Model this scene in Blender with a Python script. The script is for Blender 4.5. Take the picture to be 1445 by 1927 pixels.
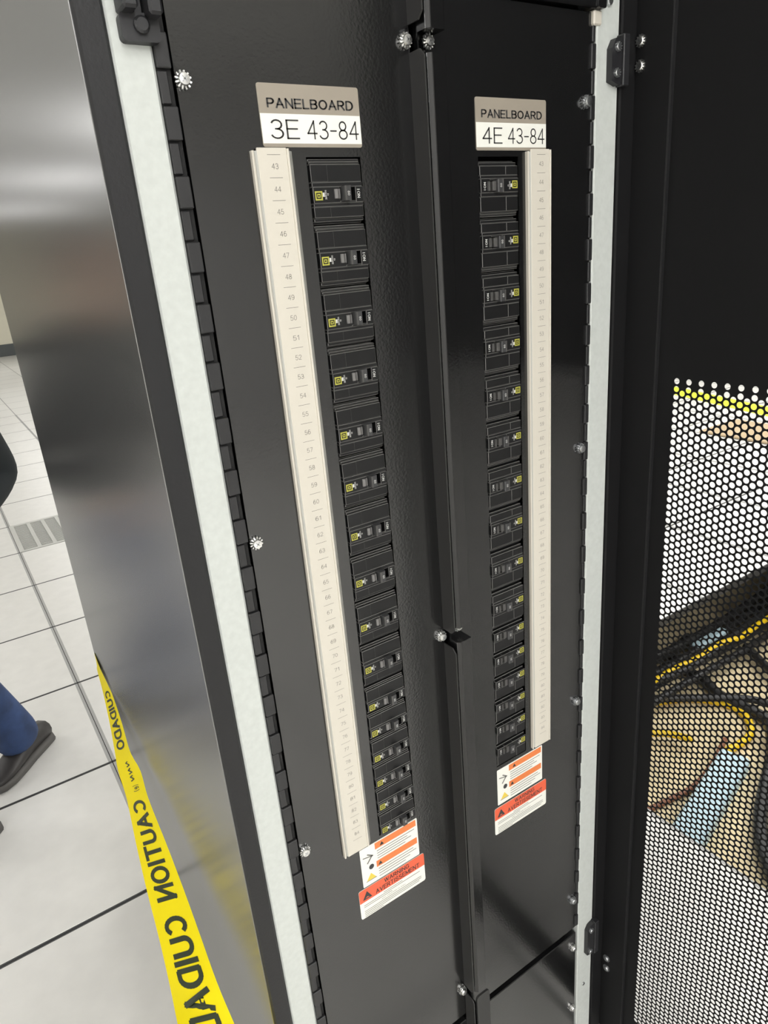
import bpy, bmesh, math, random
import numpy as np
from mathutils import Vector, Matrix

random.seed(4)
for o in list(bpy.data.objects):
    bpy.data.objects.remove(o, do_unlink=True)
SC = bpy.context.scene
COL = SC.collection
H = 1.6435            # height of the panel datum above the floor; z in the builders is relative to that datum
ZF = -H

# ------------------------------------------------------------------ camera
F_PX = 1303.69
cam_d = bpy.data.cameras.new('camera')
cam = bpy.data.objects.new('camera', cam_d)
COL.objects.link(cam)
R = np.array([[0.8312, -0.5499, -0.0816], [-0.2552, -0.2471, -0.9348], [0.4939, 0.7978, -0.3458]])
Mc = Matrix(((R[0][0], -R[1][0], -R[2][0]), (R[0][1], -R[1][1], -R[2][1]), (R[0][2], -R[1][2], -R[2][2])))
q = Mc.to_quaternion(); q.normalize()
cam.rotation_mode = 'QUATERNION'
cam.rotation_quaternion = q
cam.location = (-0.3083, -0.6335, -0.0935 + H)
cam_d.sensor_fit = 'HORIZONTAL'
cam_d.sensor_width = 36.0
cam_d.lens = 36.0 * F_PX / 1445.0
cam_d.clip_start = 0.02
cam_d.clip_end = 100
SC.camera = cam

# ------------------------------------------------------------------ world, exposure
w = bpy.data.worlds.new('room_air'); SC.world = w; w.use_nodes = True
w.node_tree.nodes['Background'].inputs[0].default_value = (0.95, 0.97, 1.0, 1)
w.node_tree.nodes['Background'].inputs[1].default_value = 0.05
SC.view_settings.view_transform = 'Standard'
SC.view_settings.look = 'None'
SC.view_settings.gamma = 1.0
SC.view_settings.use_curve_mapping = False
SC.view_settings.exposure = 0.0
LAMP_W = 21.2
CEIL = 3.0

# ------------------------------------------------------------------ materials
def srgb(r, g, b):
    f = lambda c: (c / 255 / 12.92) if c / 255 <= 0.04045 else ((c / 255 + 0.055) / 1.055) ** 2.4
    return (f(r), f(g), f(b), 1)

def mat(name, col, rough=0.5, metal=0.0, bump=0.0, bscale=400, ior=1.5, spec=0.5, var=0.0, vscale=8, dist=0.0006, coat=0.0, trans=0.0):
    m = bpy.data.materials.new(name); m.use_nodes = True
    nt = m.node_tree; b = nt.nodes['Principled BSDF']
    c = col if len(col) == 4 else (*col, 1)
    b.inputs['Base Color'].default_value = c
    b.inputs['Roughness'].default_value = rough
    b.inputs['Metallic'].default_value = metal
    b.inputs['IOR'].default_value = ior
    b.inputs['Specular IOR Level'].default_value = spec
    if coat: b.inputs['Coat Weight'].default_value = coat; b.inputs['Coat Roughness'].default_value = 0.2
    tc = nt.nodes.new('ShaderNodeTexCoord')
    if bump:
        n = nt.nodes.new('ShaderNodeTexNoise'); n.inputs['Scale'].default_value = bscale; n.inputs['Detail'].default_value = 2
        bp = nt.nodes.new('ShaderNodeBump'); bp.inputs['Strength'].default_value = bump; bp.inputs['Distance'].default_value = dist
        nt.links.new(tc.outputs['Object'], n.inputs['Vector'])
        nt.links.new(n.outputs['Fac'], bp.inputs['Height']); nt.links.new(bp.outputs[0], b.inputs['Normal'])
    if var:
        n2 = nt.nodes.new('ShaderNodeTexNoise'); n2.inputs['Scale'].default_value = vscale; n2.inputs['Detail'].default_value = 5
        nt.links.new(tc.outputs['Object'], n2.inputs['Vector'])
        mp = nt.nodes.new('ShaderNodeMapRange'); mp.inputs[1].default_value = 0.3; mp.inputs[2].default_value = 0.7
        mp.inputs[3].default_value = 1 - var; mp.inputs[4].default_value = 1 + var
        nt.links.new(n2.outputs['Fac'], mp.inputs[0])
        mx = nt.nodes.new('ShaderNodeMix'); mx.data_type = 'RGBA'; mx.blend_type = 'MULTIPLY'
        mx.inputs[0].default_value = 1; mx.inputs[6].default_value = c
        nt.links.new(mp.outputs[0], mx.inputs[7]); nt.links.new(mx.outputs[2], b.inputs['Base Color'])
    return m

def emit(name, col, s):
    m = bpy.data.materials.new(name); m.use_nodes = True
    b = m.node_tree.nodes['Principled BSDF']
    b.inputs['Base Color'].default_value = (0.8, 0.8, 0.8, 1)
    b.inputs['Emission Color'].default_value = (*col, 1); b.inputs['Emission Strength'].default_value = s
    return m

M = {}
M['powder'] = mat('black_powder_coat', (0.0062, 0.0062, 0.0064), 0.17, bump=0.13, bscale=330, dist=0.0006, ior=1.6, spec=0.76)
M['powder_flange_lit'] = mat('black_powder_coat_flange_lit', (0.026, 0.0255, 0.025), 0.5, bump=0.12, bscale=330, dist=0.0006, spec=0.4)  # same black coat lightened: light on the flange faces put into the colour
M['powder_post'] = mat('black_powder_coat_post', (0.013, 0.013, 0.014), 0.45, spec=0.36, bump=0.2, bscale=300, dist=0.0008)
M['gloss'] = mat('smooth_black_paint', (0.02, 0.02, 0.021), 0.24, ior=2.5, spec=1.0, bump=0.03, bscale=500, dist=0.0004)
M['door'] = mat('black_door_paint', (0.009, 0.009, 0.0095), 0.6, spec=0.12, bump=0.1, bscale=500, dist=0.0004)
M['galv'] = mat('galvanised_steel', (0.53, 0.555, 0.53), 0.5, metal=0.0, spec=0.35, bump=0.12, bscale=260, dist=0.0004, var=0.045, vscale=140)
M['zinc'] = mat('zinc_screw', (0.82, 0.82, 0.80), 0.28, metal=1.0)
M['zinc_dull'] = mat('zinc_screw_dull', (0.55, 0.56, 0.57), 0.35, metal=1.0)
M['breaker'] = mat('black_breaker_plastic', (0.008, 0.008, 0.0084), 0.42, spec=0.36, bump=0.06, bscale=700, dist=0.0004, var=0.15, vscale=60)
M['breaker_edge'] = mat('worn_highlit_breaker_edge', (0.15, 0.147, 0.14), 0.5)  # edge highlight put into the bevel colour, along with wear
M['handle'] = mat('breaker_handle_plastic', (0.042, 0.042, 0.043), 0.4)
M['drum'] = mat('ribbed_grey_plastic', (0.17, 0.165, 0.16), 0.45)
M['drum_dark'] = mat('dark_grey_plastic', (0.075, 0.073, 0.07), 0.45)
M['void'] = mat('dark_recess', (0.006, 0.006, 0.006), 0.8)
M['hinge'] = mat('black_hinge_steel', (0.017, 0.017, 0.018), 0.42, bump=0.1, bscale=500)
M['bracket'] = mat('black_bracket', (0.016, 0.016, 0.018), 0.45, bump=0.1, bscale=400)
M['cream'] = mat('cream_plastic_strip', (0.565, 0.53, 0.46), 0.38)
M['creamcard'] = mat('cream_number_card', (0.60, 0.565, 0.49), 0.42)
M['clear'] = mat('greyed_plastic_lip', (0.42, 0.42, 0.385), 0.3)
M['ink'] = mat('black_ink', (0.035, 0.035, 0.035), 0.55)
M['greyink'] = mat('grey_ink', (0.16, 0.155, 0.14), 0.6)
M['tan'] = mat('taupe_label', (0.31, 0.275, 0.225), 0.32)
M['label_white'] = mat('white_label', (0.79, 0.79, 0.73), 0.35)
M['orange'] = mat('orange_print', (0.72, 0.20, 0.055), 0.45)
M['redorange'] = mat('red_orange_print', (0.74, 0.115, 0.05), 0.45)
M['yellowlogo'] = mat('yellow_print', (0.42, 0.40, 0.06), 0.5)
M['yellowtri'] = mat('yellow_sign_print', (0.75, 0.56, 0.08), 0.5)
M['whiteprint'] = mat('white_print', (0.62, 0.62, 0.60), 0.5)
M['tile'] = mat('white_floor_laminate', (0.70, 0.69, 0.66), 0.33, var=0.035, vscale=14, bump=0.05, bscale=60, dist=0.0004)
M['tile_edge'] = mat('dark_tile_edging', (0.05, 0.05, 0.05), 0.5)
M['tile_edge_grey'] = mat('grey_tile_edging', (0.36, 0.36, 0.345), 0.5)
M['grille'] = mat('grey_vent_paint', (0.50, 0.50, 0.47), 0.45)
M['wall'] = mat('cream_wall_paint', (0.80, 0.76, 0.62), 0.6, var=0.02)
M['wallw'] = mat('white_wall_paint', (0.74, 0.73, 0.70), 0.6, var=0.02)
M['wall_dark'] = mat('pale_wall_paint', (0.68, 0.675, 0.67), 0.6, var=0.02)
M['base'] = mat('grey_baseboard', (0.09, 0.10, 0.10), 0.5)
M['ceil'] = mat('white_ceiling', (0.75, 0.75, 0.73), 0.7)
M['lamp'] = emit('lit_diffuser', (1.0, 0.99, 0.975), 5.0)
M['slab'] = mat('subfloor_concrete', (0.70, 0.59, 0.37), 0.8, var=0.12, vscale=6)
M['yellowcable'] = mat('yellow_cable_jacket', (0.78, 0.53, 0.01), 0.4)
M['blackcable'] = mat('black_cable_jacket', (0.02, 0.02, 0.02), 0.45)
M['browncable'] = mat('brown_cable_jacket', (0.20, 0.075, 0.035), 0.5)
M['bluepipe'] = mat('pale_blue_duct', (0.47, 0.62, 0.68), 0.45)
M['steel'] = mat('pedestal_steel', (0.30, 0.31, 0.31), 0.4, metal=0.8)
M['card'] = mat('cardboard', (0.52, 0.40, 0.25), 0.8, var=0.06)
M['tape'] = mat('yellow_tape_film', (0.80, 0.66, 0.004), 0.5, spec=0.2)
M['tapeink'] = mat('tape_black_ink', (0.022, 0.032, 0.014), 0.4)
M['floortape'] = mat('lime_floor_tape', (0.66, 0.74, 0.02), 0.4)
M['skin'] = mat('skin', (0.50, 0.30, 0.21), 0.5)
M['denim'] = mat('blue_denim', (0.028, 0.055, 0.14), 0.8, bump=0.3, bscale=500, var=0.3, vscale=18)
M['jacket'] = mat('dark_jacket_cloth', (0.010, 0.014, 0.016), 0.85, bump=0.2, bscale=300)
M['shoe'] = mat('dark_brown_leather', (0.030, 0.027, 0.026), 0.45)
M['sole'] = mat('grey_rubber_sole', (0.085, 0.08, 0.075), 0.6)
M['hair'] = mat('dark_brown_hair', (0.02, 0.013, 0.009), 0.6)
M['eye'] = mat('eye_white', (0.7, 0.7, 0.68), 0.3)
M['lips'] = mat('lips', (0.42, 0.18, 0.14), 0.5)
# translucent print-through of the tape film
_b = M['tape'].node_tree.nodes['Principled BSDF']; _b.inputs['Transmission Weight'].default_value = 0.0
_b.inputs['Subsurface Weight'].default_value = 0.0

# ------------------------------------------------------------------ mesh helper
class MB:
    def __init__(s, edge=None): s.v = []; s.f = []; s.mi = []; s.ms = []; s.edge = edge
    def m(s, name):
        mm = M[name]
        if mm not in s.ms: s.ms.append(mm)
        return s.ms.index(mm)
    def add(s, v, f, mt):
        n = len(s.v); k = s.m(mt)
        s.v += [tuple(p) for p in v]; s.f += [tuple(i + n for i in q) for q in f]; s.mi += [k] * len(f)
        return s
    def box(s, x0, x1, y0, y1, z0, z1, mt, b=0.0):
        if x0 > x1: x0, x1 = x1, x0
        if y0 > y1: y0, y1 = y1, y0
        if z0 > z1: z0, z1 = z1, z0
        if b <= 0:
            v = [(x, y, z) for x in (x0, x1) for y in (y0, y1) for z in (z0, z1)]
            f = [(0, 1, 3, 2), (4, 6, 7, 5), (0, 4, 5, 1), (2, 3, 7, 6), (0, 2, 6, 4), (1, 5, 7, 3)]
            return s.add(v, f, mt)
        b = min(b, (x1 - x0) * .45, (y1 - y0) * .45, (z1 - z0) * .45)
        c = [(x0, x1), (y0, y1), (z0, z1)]
        v = []; idx = {}
        for i in (0, 1):
            for j in (0, 1):
                for k in (0, 1):
                    for a in range(3):
                        p = [c[0][i], c[1][j], c[2][k]]; sg = [1 - 2 * i, 1 - 2 * j, 1 - 2 * k]
                        for t in range(3):
                            if t != a: p[t] += sg[t] * b
                        idx[(i, j, k, a)] = len(v); v.append(p)
        f = []
        for a in range(3):
            o = [t for t in range(3) if t != a]
            for e in (0, 1):
                q = []
                for (u, w_) in ((0, 0), (1, 0), (1, 1), (0, 1)):
                    ijk = [0, 0, 0]; ijk[a] = e; ijk[o[0]] = u; ijk[o[1]] = w_
                    q.append(idx[(*ijk, a)])
                f.append(q)
        for a in range(3):
            o = [t for t in range(3) if t != a]
            for u in (0, 1):
                for w_ in (0, 1):
                    q = []
                    for e, side in ((0, o[0]), (1, o[0]), (1, o[1]), (0, o[1])):
                        ijk = [0, 0, 0]; ijk[a] = e; ijk[o[0]] = u; ijk[o[1]] = w_
                        q.append(idx[(*ijk, side)])
                    f.append(q)
        for i in (0, 1):
            for j in (0, 1):
                for k in (0, 1):
                    f.append([idx[(i, j, k, a)] for a in range(3)])
        s.add(v, f, mt)
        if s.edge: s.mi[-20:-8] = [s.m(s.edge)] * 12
        return s
    def prism(s, prof, axis, a, b, mt):
        """closed 2-D profile swept along an axis ('x','y','z'); profile coords are the other two axes in order"""
        n = len(prof); v = []
        for t in (a, b):
            for p in prof:
                v.append({'x': (t, p[0], p[1]), 'y': (p[0], t, p[1]), 'z': (p[0], p[1], t)}[axis])
        f = [tuple(range(n)), tuple(range(2 * n - 1, n - 1, -1))] + [(i, (i + 1) % n, n + (i + 1) % n, n + i) for i in range(n)]
        return s.add(v, f, mt)
    def lathe(s, rings, c, ax, mt, n=16):
        """rings: (radius, offset along ax); ax: unit axis vector"""
        ax = Vector(ax).normalized(); u = ax.orthogonal().normalized(); w_ = ax.cross(u); c = Vector(c)
        v = []; f = []
        for r, t in rings:
            for i in range(n):
                a = 2 * math.pi * i / n
                v.append(c + ax * t + (u * math.cos(a) + w_ * math.sin(a)) * r)
        for k in range(len(rings) - 1):
            for i in range(n):
                j = (i + 1) % n
                f.append((k * n + i, k * n + j, (k + 1) * n + j, (k + 1) * n + i))
        f.append(tuple(range(n))); f.append(tuple(range(len(rings) * n - 1, (len(rings) - 1) * n - 1, -1)))
        return s.add(v, f, mt)
    def tube(s, path, r, mt, n=8):
        P = [Vector(p) for p in path]; v = []; f = []
        u = None
        for i, p in enumerate(P):
            d = (P[min(i + 1, len(P) - 1)] - P[max(i - 1, 0)]).normalized()
            u = d.orthogonal().normalized() if u is None else (u - d * u.dot(d)).normalized()
            w_ = d.cross(u)
            rr = r[i] if isinstance(r, (list, tuple)) else r
            for k in range(n):
                a = 2 * math.pi * k / n
                v.append(p + (u * math.cos(a) + w_ * math.sin(a)) * rr)
        for i in range(len(P) - 1):
            for k in range(n):
                j = (k + 1) % n
                f.append((i * n + k, i * n + j, (i + 1) * n + j, (i + 1) * n + k))
        f.append(tuple(range(n))); f.append(tuple(range(len(P) * n - 1, (len(P) - 1) * n - 1, -1)))
        return s.add(v, f, mt)
    def build(s, name, parent=None, origin=None, smooth=False, fix=True):
        """link as one mesh object; local verts are in datum coordinates"""
        vs = np.array(s.v, float)
        if origin is None:
            lo, hi = vs.min(0), vs.max(0); origin = ((lo[0] + hi[0]) / 2, (lo[1] + hi[1]) / 2, lo[2])
        og = np.array(origin, float)
        me = bpy.data.meshes.new(name)
        me.from_pydata([tuple(p) for p in (vs - og)], [], s.f)
        for mm in s.ms: me.materials.append(mm)
        me.polygons.foreach_set('material_index', s.mi)
        if fix:
            bm = bmesh.new(); bm.from_mesh(me); bmesh.ops.recalc_face_normals(bm, faces=bm.faces); bm.to_mesh(me); bm.free()
        if smooth:
            me.polygons.foreach_set('use_smooth', [True] * len(me.polygons))
        me.update()
        o = bpy.data.objects.new(name, me); COL.objects.link(o)
        wl = Vector(og) + Vector((0, 0, H))
        if parent is not None:
            o.parent = parent; o.location = wl - WORLD[parent.name]
        else:
            o.location = wl
        WORLD[o.name] = wl
        return o

WORLD = {}
def tag(o, label, cat, group=None):
    o['label'] = label; o['category'] = cat
    if group: o['group'] = group
    return o
def thing(name, label, cat, loc, group=None):
    o = bpy.data.objects.new(name, None); COL.objects.link(o)
    wl = Vector(loc) + Vector((0, 0, H)); o.location = wl; WORLD[o.name] = wl
    o.empty_display_size = 0.05
    return tag(o, label, cat, group)
def structure(o): o['kind'] = 'structure'; return o

# lettering as flat faces: a plain sans-serif stroke alphabet ------------
def _arc(cx, cy, rx, ry, a0, a1, n=9):
    return [(cx + rx * math.cos(math.radians(a0 + (a1 - a0) * i / n)), cy + ry * math.sin(math.radians(a0 + (a1 - a0) * i / n))) for i in range(n + 1)]
GL = {
 'A': (.66, [[(0, 0), (.33, 1), (.66, 0)], [(.12, .34), (.54, .34)]]),
 'B': (.58, [[(0, 0), (0, 1), (.33, 1)] + _arc(.33, .765, .22, .235, 90, -90) + [(0, .53)], [(.33, .53)] + _arc(.34, .265, .24, .265, 90, -90) + [(0, 0)]]),
 'C': (.64, [_arc(.34, .5, .34, .5, 45, 315, 16)]),
 'D': (.62, [[(0, 0), (0, 1), (.26, 1)] + _arc(.26, .5, .36, .5, 90, -90, 12) + [(0, 0)]]),
 'E': (.54, [[(.54, 1), (0, 1), (0, 0), (.54, 0)], [(0, .53), (.48, .53)]]),
 'F': (.50, [[(.50, 1), (0, 1), (0, 0)], [(0, .52), (.43, .52)]]),
 'G': (.68, [_arc(.35, .5, .35, .5, 45, 320, 16) + [(.66, .45), (.40, .45)]]),
 'H': (.60, [[(0, 0), (0, 1)], [(.60, 0), (.60, 1)], [(0, .52), (.60, .52)]]),
 'I': (.06, [[(.03, 0), (.03, 1)]]),
 'L': (.48, [[(0, 1), (0, 0), (.48, 0)]]),
 'M': (.72, [[(0, 0), (0, 1), (.36, .12), (.72, 1), (.72, 0)]]),
 'N': (.60, [[(0, 0), (0, 1), (.60, 0), (.60, 1)]]),
 'O': (.72, [_arc(.36, .5, .36, .5, 0, 360, 22)]),
 'P': (.56, [[(0, 0), (0, 1), (.32, 1)] + _arc(.32, .73, .24, .27, 90, -90) + [(0, .46)]]),
 'Q': (.72, [_arc(.36, .5, .36, .5, 0, 360, 22), [(.44, .24), (.70, -.04)]]),
 'R': (.60, [[(0, 0), (0, 1), (.34, 1)] + _arc(.34, .74, .23, .26, 90, -90) + [(0, .48)], [(.30, .48), (.60, 0)]]),
 'S': (.58, [_arc(.30, .74, .26, .26, 20, 230, 10) + _arc(.29, .27, .28, .27, 65, -160, 10)]),
 'T': (.58, [[(0, 1), (.58, 1)], [(.29, 1), (.29, 0)]]),
 'U': (.60, [[(0, 1), (0, .32)] + _arc(.30, .31, .30, .31, 180, 360, 12) + [(.60, 1)]]),
 'V': (.64, [[(0, 1), (.32, 0), (.64, 1)]]),
 'W': (.92, [[(0, 1), (.23, 0), (.46, 1), (.69, 0), (.92, 1)]]),
 'Z': (.56, [[(0, 1), (.56, 1), (0, 0), (.56, 0)]]),
 '0': (.54, [_arc(.27, .5, .27, .5, 0, 360, 20)]),
 '1': (.24, [[(0, .78), (.22, 1), (.22, 0)]]),
 '2': (.54, [_arc(.27, .73, .26, .27, 170, -35, 10) + [(0, 0), (.54, 0)]]),
 '3': (.54, [_arc(.26, .755, .24, .245, 160, -85, 10), [(.19, .52)] + _arc(.26, .26, .28, .26, 85, -160, 11)]),
 '4': (.58, [[(.43, 0), (.43, 1), (0, .30), (.58, .30)]]),
 '5': (.54, [[(.49, 1), (.09, 1), (.04, .50)] + _arc(.26, .31, .28, .31, 125, -155, 12)]),
 '6': (.54, [_arc(.29, .70, .25, .30, 45, 125, 5) + _arc(.30, .45, .29, .40, 150, 185, 4) + _arc(.27, .31, .26, .31, 180, 540, 18)]),
 '7': (.52, [[(0, 1), (.52, 1), (.18, 0)]]),
 '8': (.54, [_arc(.27, .75, .22, .25, 0, 360, 16), _arc(.27, .255, .27, .255, 0, 360, 18)]),
 '9': (.54, [_arc(.27, .69, .26, .31, 0, 360, 18), [(.53, .69)] + _arc(.26, .45, .27, .45, 0, -80, 5) + _arc(.25, .30, .25, .30, -90, -135, 4)]),
 '-': (.36, [[(0, .46), (.36, .46)]]),
 '(': (.2, [_arc(.3, .5, .3, .55, 125, 235, 6)]), ')': (.2, [_arc(-.1, .5, .3, .55, 55, -55, 6)]),
 '~': (.6, [[(0, .4), (.15, .6), (.3, .45), (.45, .35), (.6, .6)]]),
 'e': (.5, [_arc(.25, .4, .25, .3, 330, 0, 2)[::-1] and [(.02, .42), (.5, .42)] + _arc(.25, .4, .25, .3, 0, 310, 12)]),
}
_TX = {}
def text_poly(body, th=.1, gap=.17):
    key = (body, th)
    if key in _TX: return _TX[key]
    V_, F_, x = [], [], 0.0
    for ch in body:
        if ch == ' ': x += .36; continue
        w_, st = GL[ch]
        for pl_ in st:
            for (ax, ay), (bx, by) in zip(pl_[:-1], pl_[1:]):
                d = math.hypot(bx - ax, by - ay)
                if d < 1e-6: continue
                ux, uy = (bx - ax) / d * th / 2, (by - ay) / d * th / 2
                k = .45 if len(pl_) > 4 else 1.0
                n = len(V_)
                V_ += [(x + ax - ux * k - uy, ay - uy * k + ux), (x + ax - ux * k + uy, ay - uy * k - ux), (x + bx + ux * k + uy, by + uy * k - ux), (x + bx + ux * k - uy, by + uy * k + ux)]
                F_.append((n, n + 1, n + 2, n + 3))
        x += w_ + gap + th * .5
    _TX[key] = (np.array(V_), F_); return _TX[key]
def put_text(mb, body, x0, x1, z0, z1, y, mt, bold=0.1, keep=False, rot=0):
    """fit text to the box on a plane y=const facing -y; rot in quarter turns (clockwise seen from the front)"""
    v, f = text_poly(body, bold)
    if not len(v): return
    lo, hi = v.min(0), v.max(0); u = (v - lo) / np.maximum(hi - lo, 1e-9)
    if rot == 0: p = u
    elif rot == 1: p = np.c_[u[:, 1], 1 - u[:, 0]]
    elif rot == 2: p = 1 - u
    else: p = np.c_[1 - u[:, 1], u[:, 0]]
    mb.add([(x0 + a * (x1 - x0), y, z0 + b * (z1 - z0)) for a, b in p], f, mt)
def rect(mb, x0, x1, z0, z1, y, mt):
    mb.add([(x0, y, z0), (x1, y, z0), (x1, y, z1), (x0, y, z1)], [(0, 1, 2, 3)], mt)
def rrect(x0, x1, z0, z1, r, n=4):
    p = []
    for cx, cz, a0 in ((x1 - r, z1 - r, 0), (x0 + r, z1 - r, 90), (x0 + r, z0 + r, 180), (x1 - r, z0 + r, 270)):
        for i in range(n + 1):
            a = math.radians(a0 + 90 * i / n); p.append((cx + r * math.cos(a), cz + r * math.sin(a)))
    return p

# ================================================================== ROOM
TX0, TY0, TS = -0.127, 0.96, 0.61
RX0, RX1, RY0, RY1 = -6.0, 9.5, -5.5, 19.0
IX, IY = range(-3, 11), range(-5, 14)
BX0, BX1 = TX0 + IX[0] * TS, TX0 + (IX[-1] + 1) * TS
BY0, BY1 = TY0 + IY[0] * TS, TY0 + (IY[-1] + 1) * TS
fl = MB()
def floor_sheet(x0, x1, y0, y1):
    fl.box(x0, x1, y0, y1, ZF - 0.035, ZF, 'tile_far')
# far floor: same tiles, joints by material
mt = mat('white_floor_tiles_far', (0.70, 0.69, 0.66), 0.33)
nt = mt.node_tree; bs = nt.nodes['Principled BSDF']
tc = nt.nodes.new('ShaderNodeTexCoord'); mp_ = nt.nodes.new('ShaderNodeMapping')
br = nt.nodes.new('ShaderNodeTexBrick'); br.offset = 0.0; br.squash = 1.0
br.inputs['Color1'].default_value = (0.70, 0.69, 0.66, 1); br.inputs['Color2'].default_value = (0.67, 0.665, 0.635, 1)
br.inputs['Mortar'].default_value = (0.2, 0.2, 0.195, 1); br.inputs['Scale'].default_value = 1.0
br.inputs['Mortar Size'].default_value = 0.006; br.inputs['Brick Width'].default_value = TS; br.inputs['Row Height'].default_value = TS
geo = nt.nodes.new('ShaderNodeNewGeometry')
mp_.inputs['Location'].default_value = (-TX0, -TY0, 0)
nt.links.new(geo.outputs['Position'], mp_.inputs['Vector']); nt.links.new(mp_.outputs[0], br.inputs['Vector'])
nt.links.new(br.outputs['Color'], bs.inputs['Base Color'])
M['tile_far'] = mt
floor_sheet(RX0, RX1, RY0, BY0); floor_sheet(RX0, RX1, BY1, RY1)
floor_sheet(RX0, BX0, BY0, BY1); floor_sheet(BX1, RX1, BY0, BY1)
floor = structure(fl.build('floor', origin=(0, 0, ZF)))
# individual raised-floor tiles
def tile_mesh():
    b = MB(); e = 0.0065; g = 0.0012; h = TS / 2
    b.box(-h + g, h - g, -h + g, h - g, -0.035, -0.0012, 'tile_edge')
    b.box(-h + .011, h - .011, -h + e, h - e, -0.02, 0.0, 'tile', 0.001)
    for sx in (-1, 1):
        b.box(sx * (h - g), sx * (h - .0112), -h + e, h - e, -0.02, -0.0004, 'tile_edge_grey')
    return b
def vent_mesh():
    b = MB(); h = TS / 2; e = 0.0065
    b.box(-h + .0012, h - .0012, -h + .0012, h - .0012, -0.035, -0.022, 'tile_edge')
    for sx in (-1, 1):
        b.box(sx * h * .996, sx * (h - .03), -h + .002, h - .002, -0.022, 0.0015, 'grille', .001)
        b.box(-h + .03, h - .03, sx * h * .996, sx * (h - .03), -0.022, 0.0015, 'grille', .001)
    for i in range(1, 6):
        x = -h + .03 + (TS - .06) * i / 6
        b.box(x - .012, x + .012, -h + .03, h - .03, -0.022, 0.001, 'grille', .001)
    for i in range(24):
        y = -h + .04 + (TS - .08) * i / 23
        b.box(-h + .03, h - .03, y - .004, y + .004, -0.022, -0.003, 'grille')
    return b
tile0 = None
HOLE = {(i, j) for i in (2, 3, 4) for j in (-2, -1)}
for i in IX:
    for j in IY:
        if (i, j) in HOLE: continue
        c = (TX0 + (i + .5) * TS, TY0 + (j + .5) * TS, ZF)
        if (i, j) == (0, 5):
            b = vent_mesh(); b.v = [(p[0] + c[0], p[1] + c[1], p[2] + ZF) for p in b.v]
            o = b.build('vent_tile', floor, origin=c); o['label'] = 'grey slotted floor vent tile'; continue
        if tile0 is None:
            b = tile_mesh(); b.v = [(p[0] + c[0], p[1] + c[1], p[2] + ZF) for p in b.v]
            tile0 = b.build('floor_tile', floor, origin=c)
        else:
            o = tile0.copy(); COL.objects.link(o); o.parent = floor
            o.location = Vector(c) + Vector((0, 0, H)) - WORLD[floor.name]
b = MB(); b.box(RX0, RX1, RY0, RY1, ZF - 0.60, ZF - 0.45, 'slab'); structure(b.build('floor_slab'))
def wall(name, *a, m='wallw'):
    b = MB(); b.box(*a, m); return structure(b.build(name))
ZC = ZF + CEIL
wall('wall_back', RX0, RX1, RY1, RY1 + .1, ZF - .6, ZC, m='wall')
wall('wall_front', RX0, RX1, RY0 - .1, RY0, ZF - .6, ZC, m='wall_dark')
wall('wall_left', RX0 - .1, RX0, RY0, RY1, ZF - .6, ZC)
wall('wall_right', RX1, RX1 + .1, RY0, RY1, ZF - .6, ZC)
wall('ceiling', RX0, RX1, RY0, RY1, ZC, ZC + .1, m='ceil')
b = MB(); b.box(RX0, RX1, RY1 - .03, RY1, ZF, ZF + .28, 'base', .01); structure(b.build('baseboard_back'))

# unseen ceiling lights, laid out and powered for their effect on the fronts
lamp0 = None
POS = [(x, y, m_) for x in (-4.4, -2.3, -0.2) for y, m_ in ((-4.6, 2.0), (-3.2, 1.25), (-1.5, .32))] + [(x, y, 1.25) for x in (2.8, 5.2, 7.6) for y in (0.4, 3.2)] + [(x, y, 1.1) for x in (-2.6, 1.2, 5.0) for y in (7.0, 11.0, 15.5)] + [(-2.6, 3.4, 1.0), (2.6, -2.0, .9), (4.8, -2.0, .9)]
LD = {}
for n_, (x, y, m_) in enumerate(POS):
    o = thing('unseen_ceiling_light', 'unseen white ceiling light panel, placed for its light on the cabinet', 'ceiling light', (x, y, ZC - .04), 'lights in the ceiling')
    if lamp0 is None:
        b = MB()
        for sx in (-1, 1):
            b.box(x + sx * .31, x + sx * .29, y - .61, y + .61, ZC - .04, ZC - .001, 'ceil'); b.box(x - .29, x + .29, y + sx * .61, y + sx * .59, ZC - .04, ZC - .001, 'ceil')
        fr = b.build('frame', o)
        b = MB(); b.box(x - .29, x + .29, y - .59, y + .59, ZC - .025, ZC - .015, 'lamp'); df = b.build('diffuser', o)
        ld = bpy.data.lights.new('lamp', 'AREA'); ld.shape = 'RECTANGLE'; ld.size = .56; ld.size_y = 1.16; ld.energy = LAMP_W * m_; LD[m_] = ld; ld.color = (1.0, 0.99, 0.975)
        lo = bpy.data.objects.new('lamp', ld); COL.objects.link(lo); lo.parent = o; lo.location = (0, 0, .004)
        lamp0 = (fr, df, lo)
    else:
        for c in lamp0:
            k = c.copy(); COL.objects.link(k); k.parent = o
            if c.type == 'LIGHT':
                if m_ not in LD: LD[m_] = c.data.copy(); LD[m_].energy = LAMP_W * m_
                k.data = LD[m_]

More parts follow.
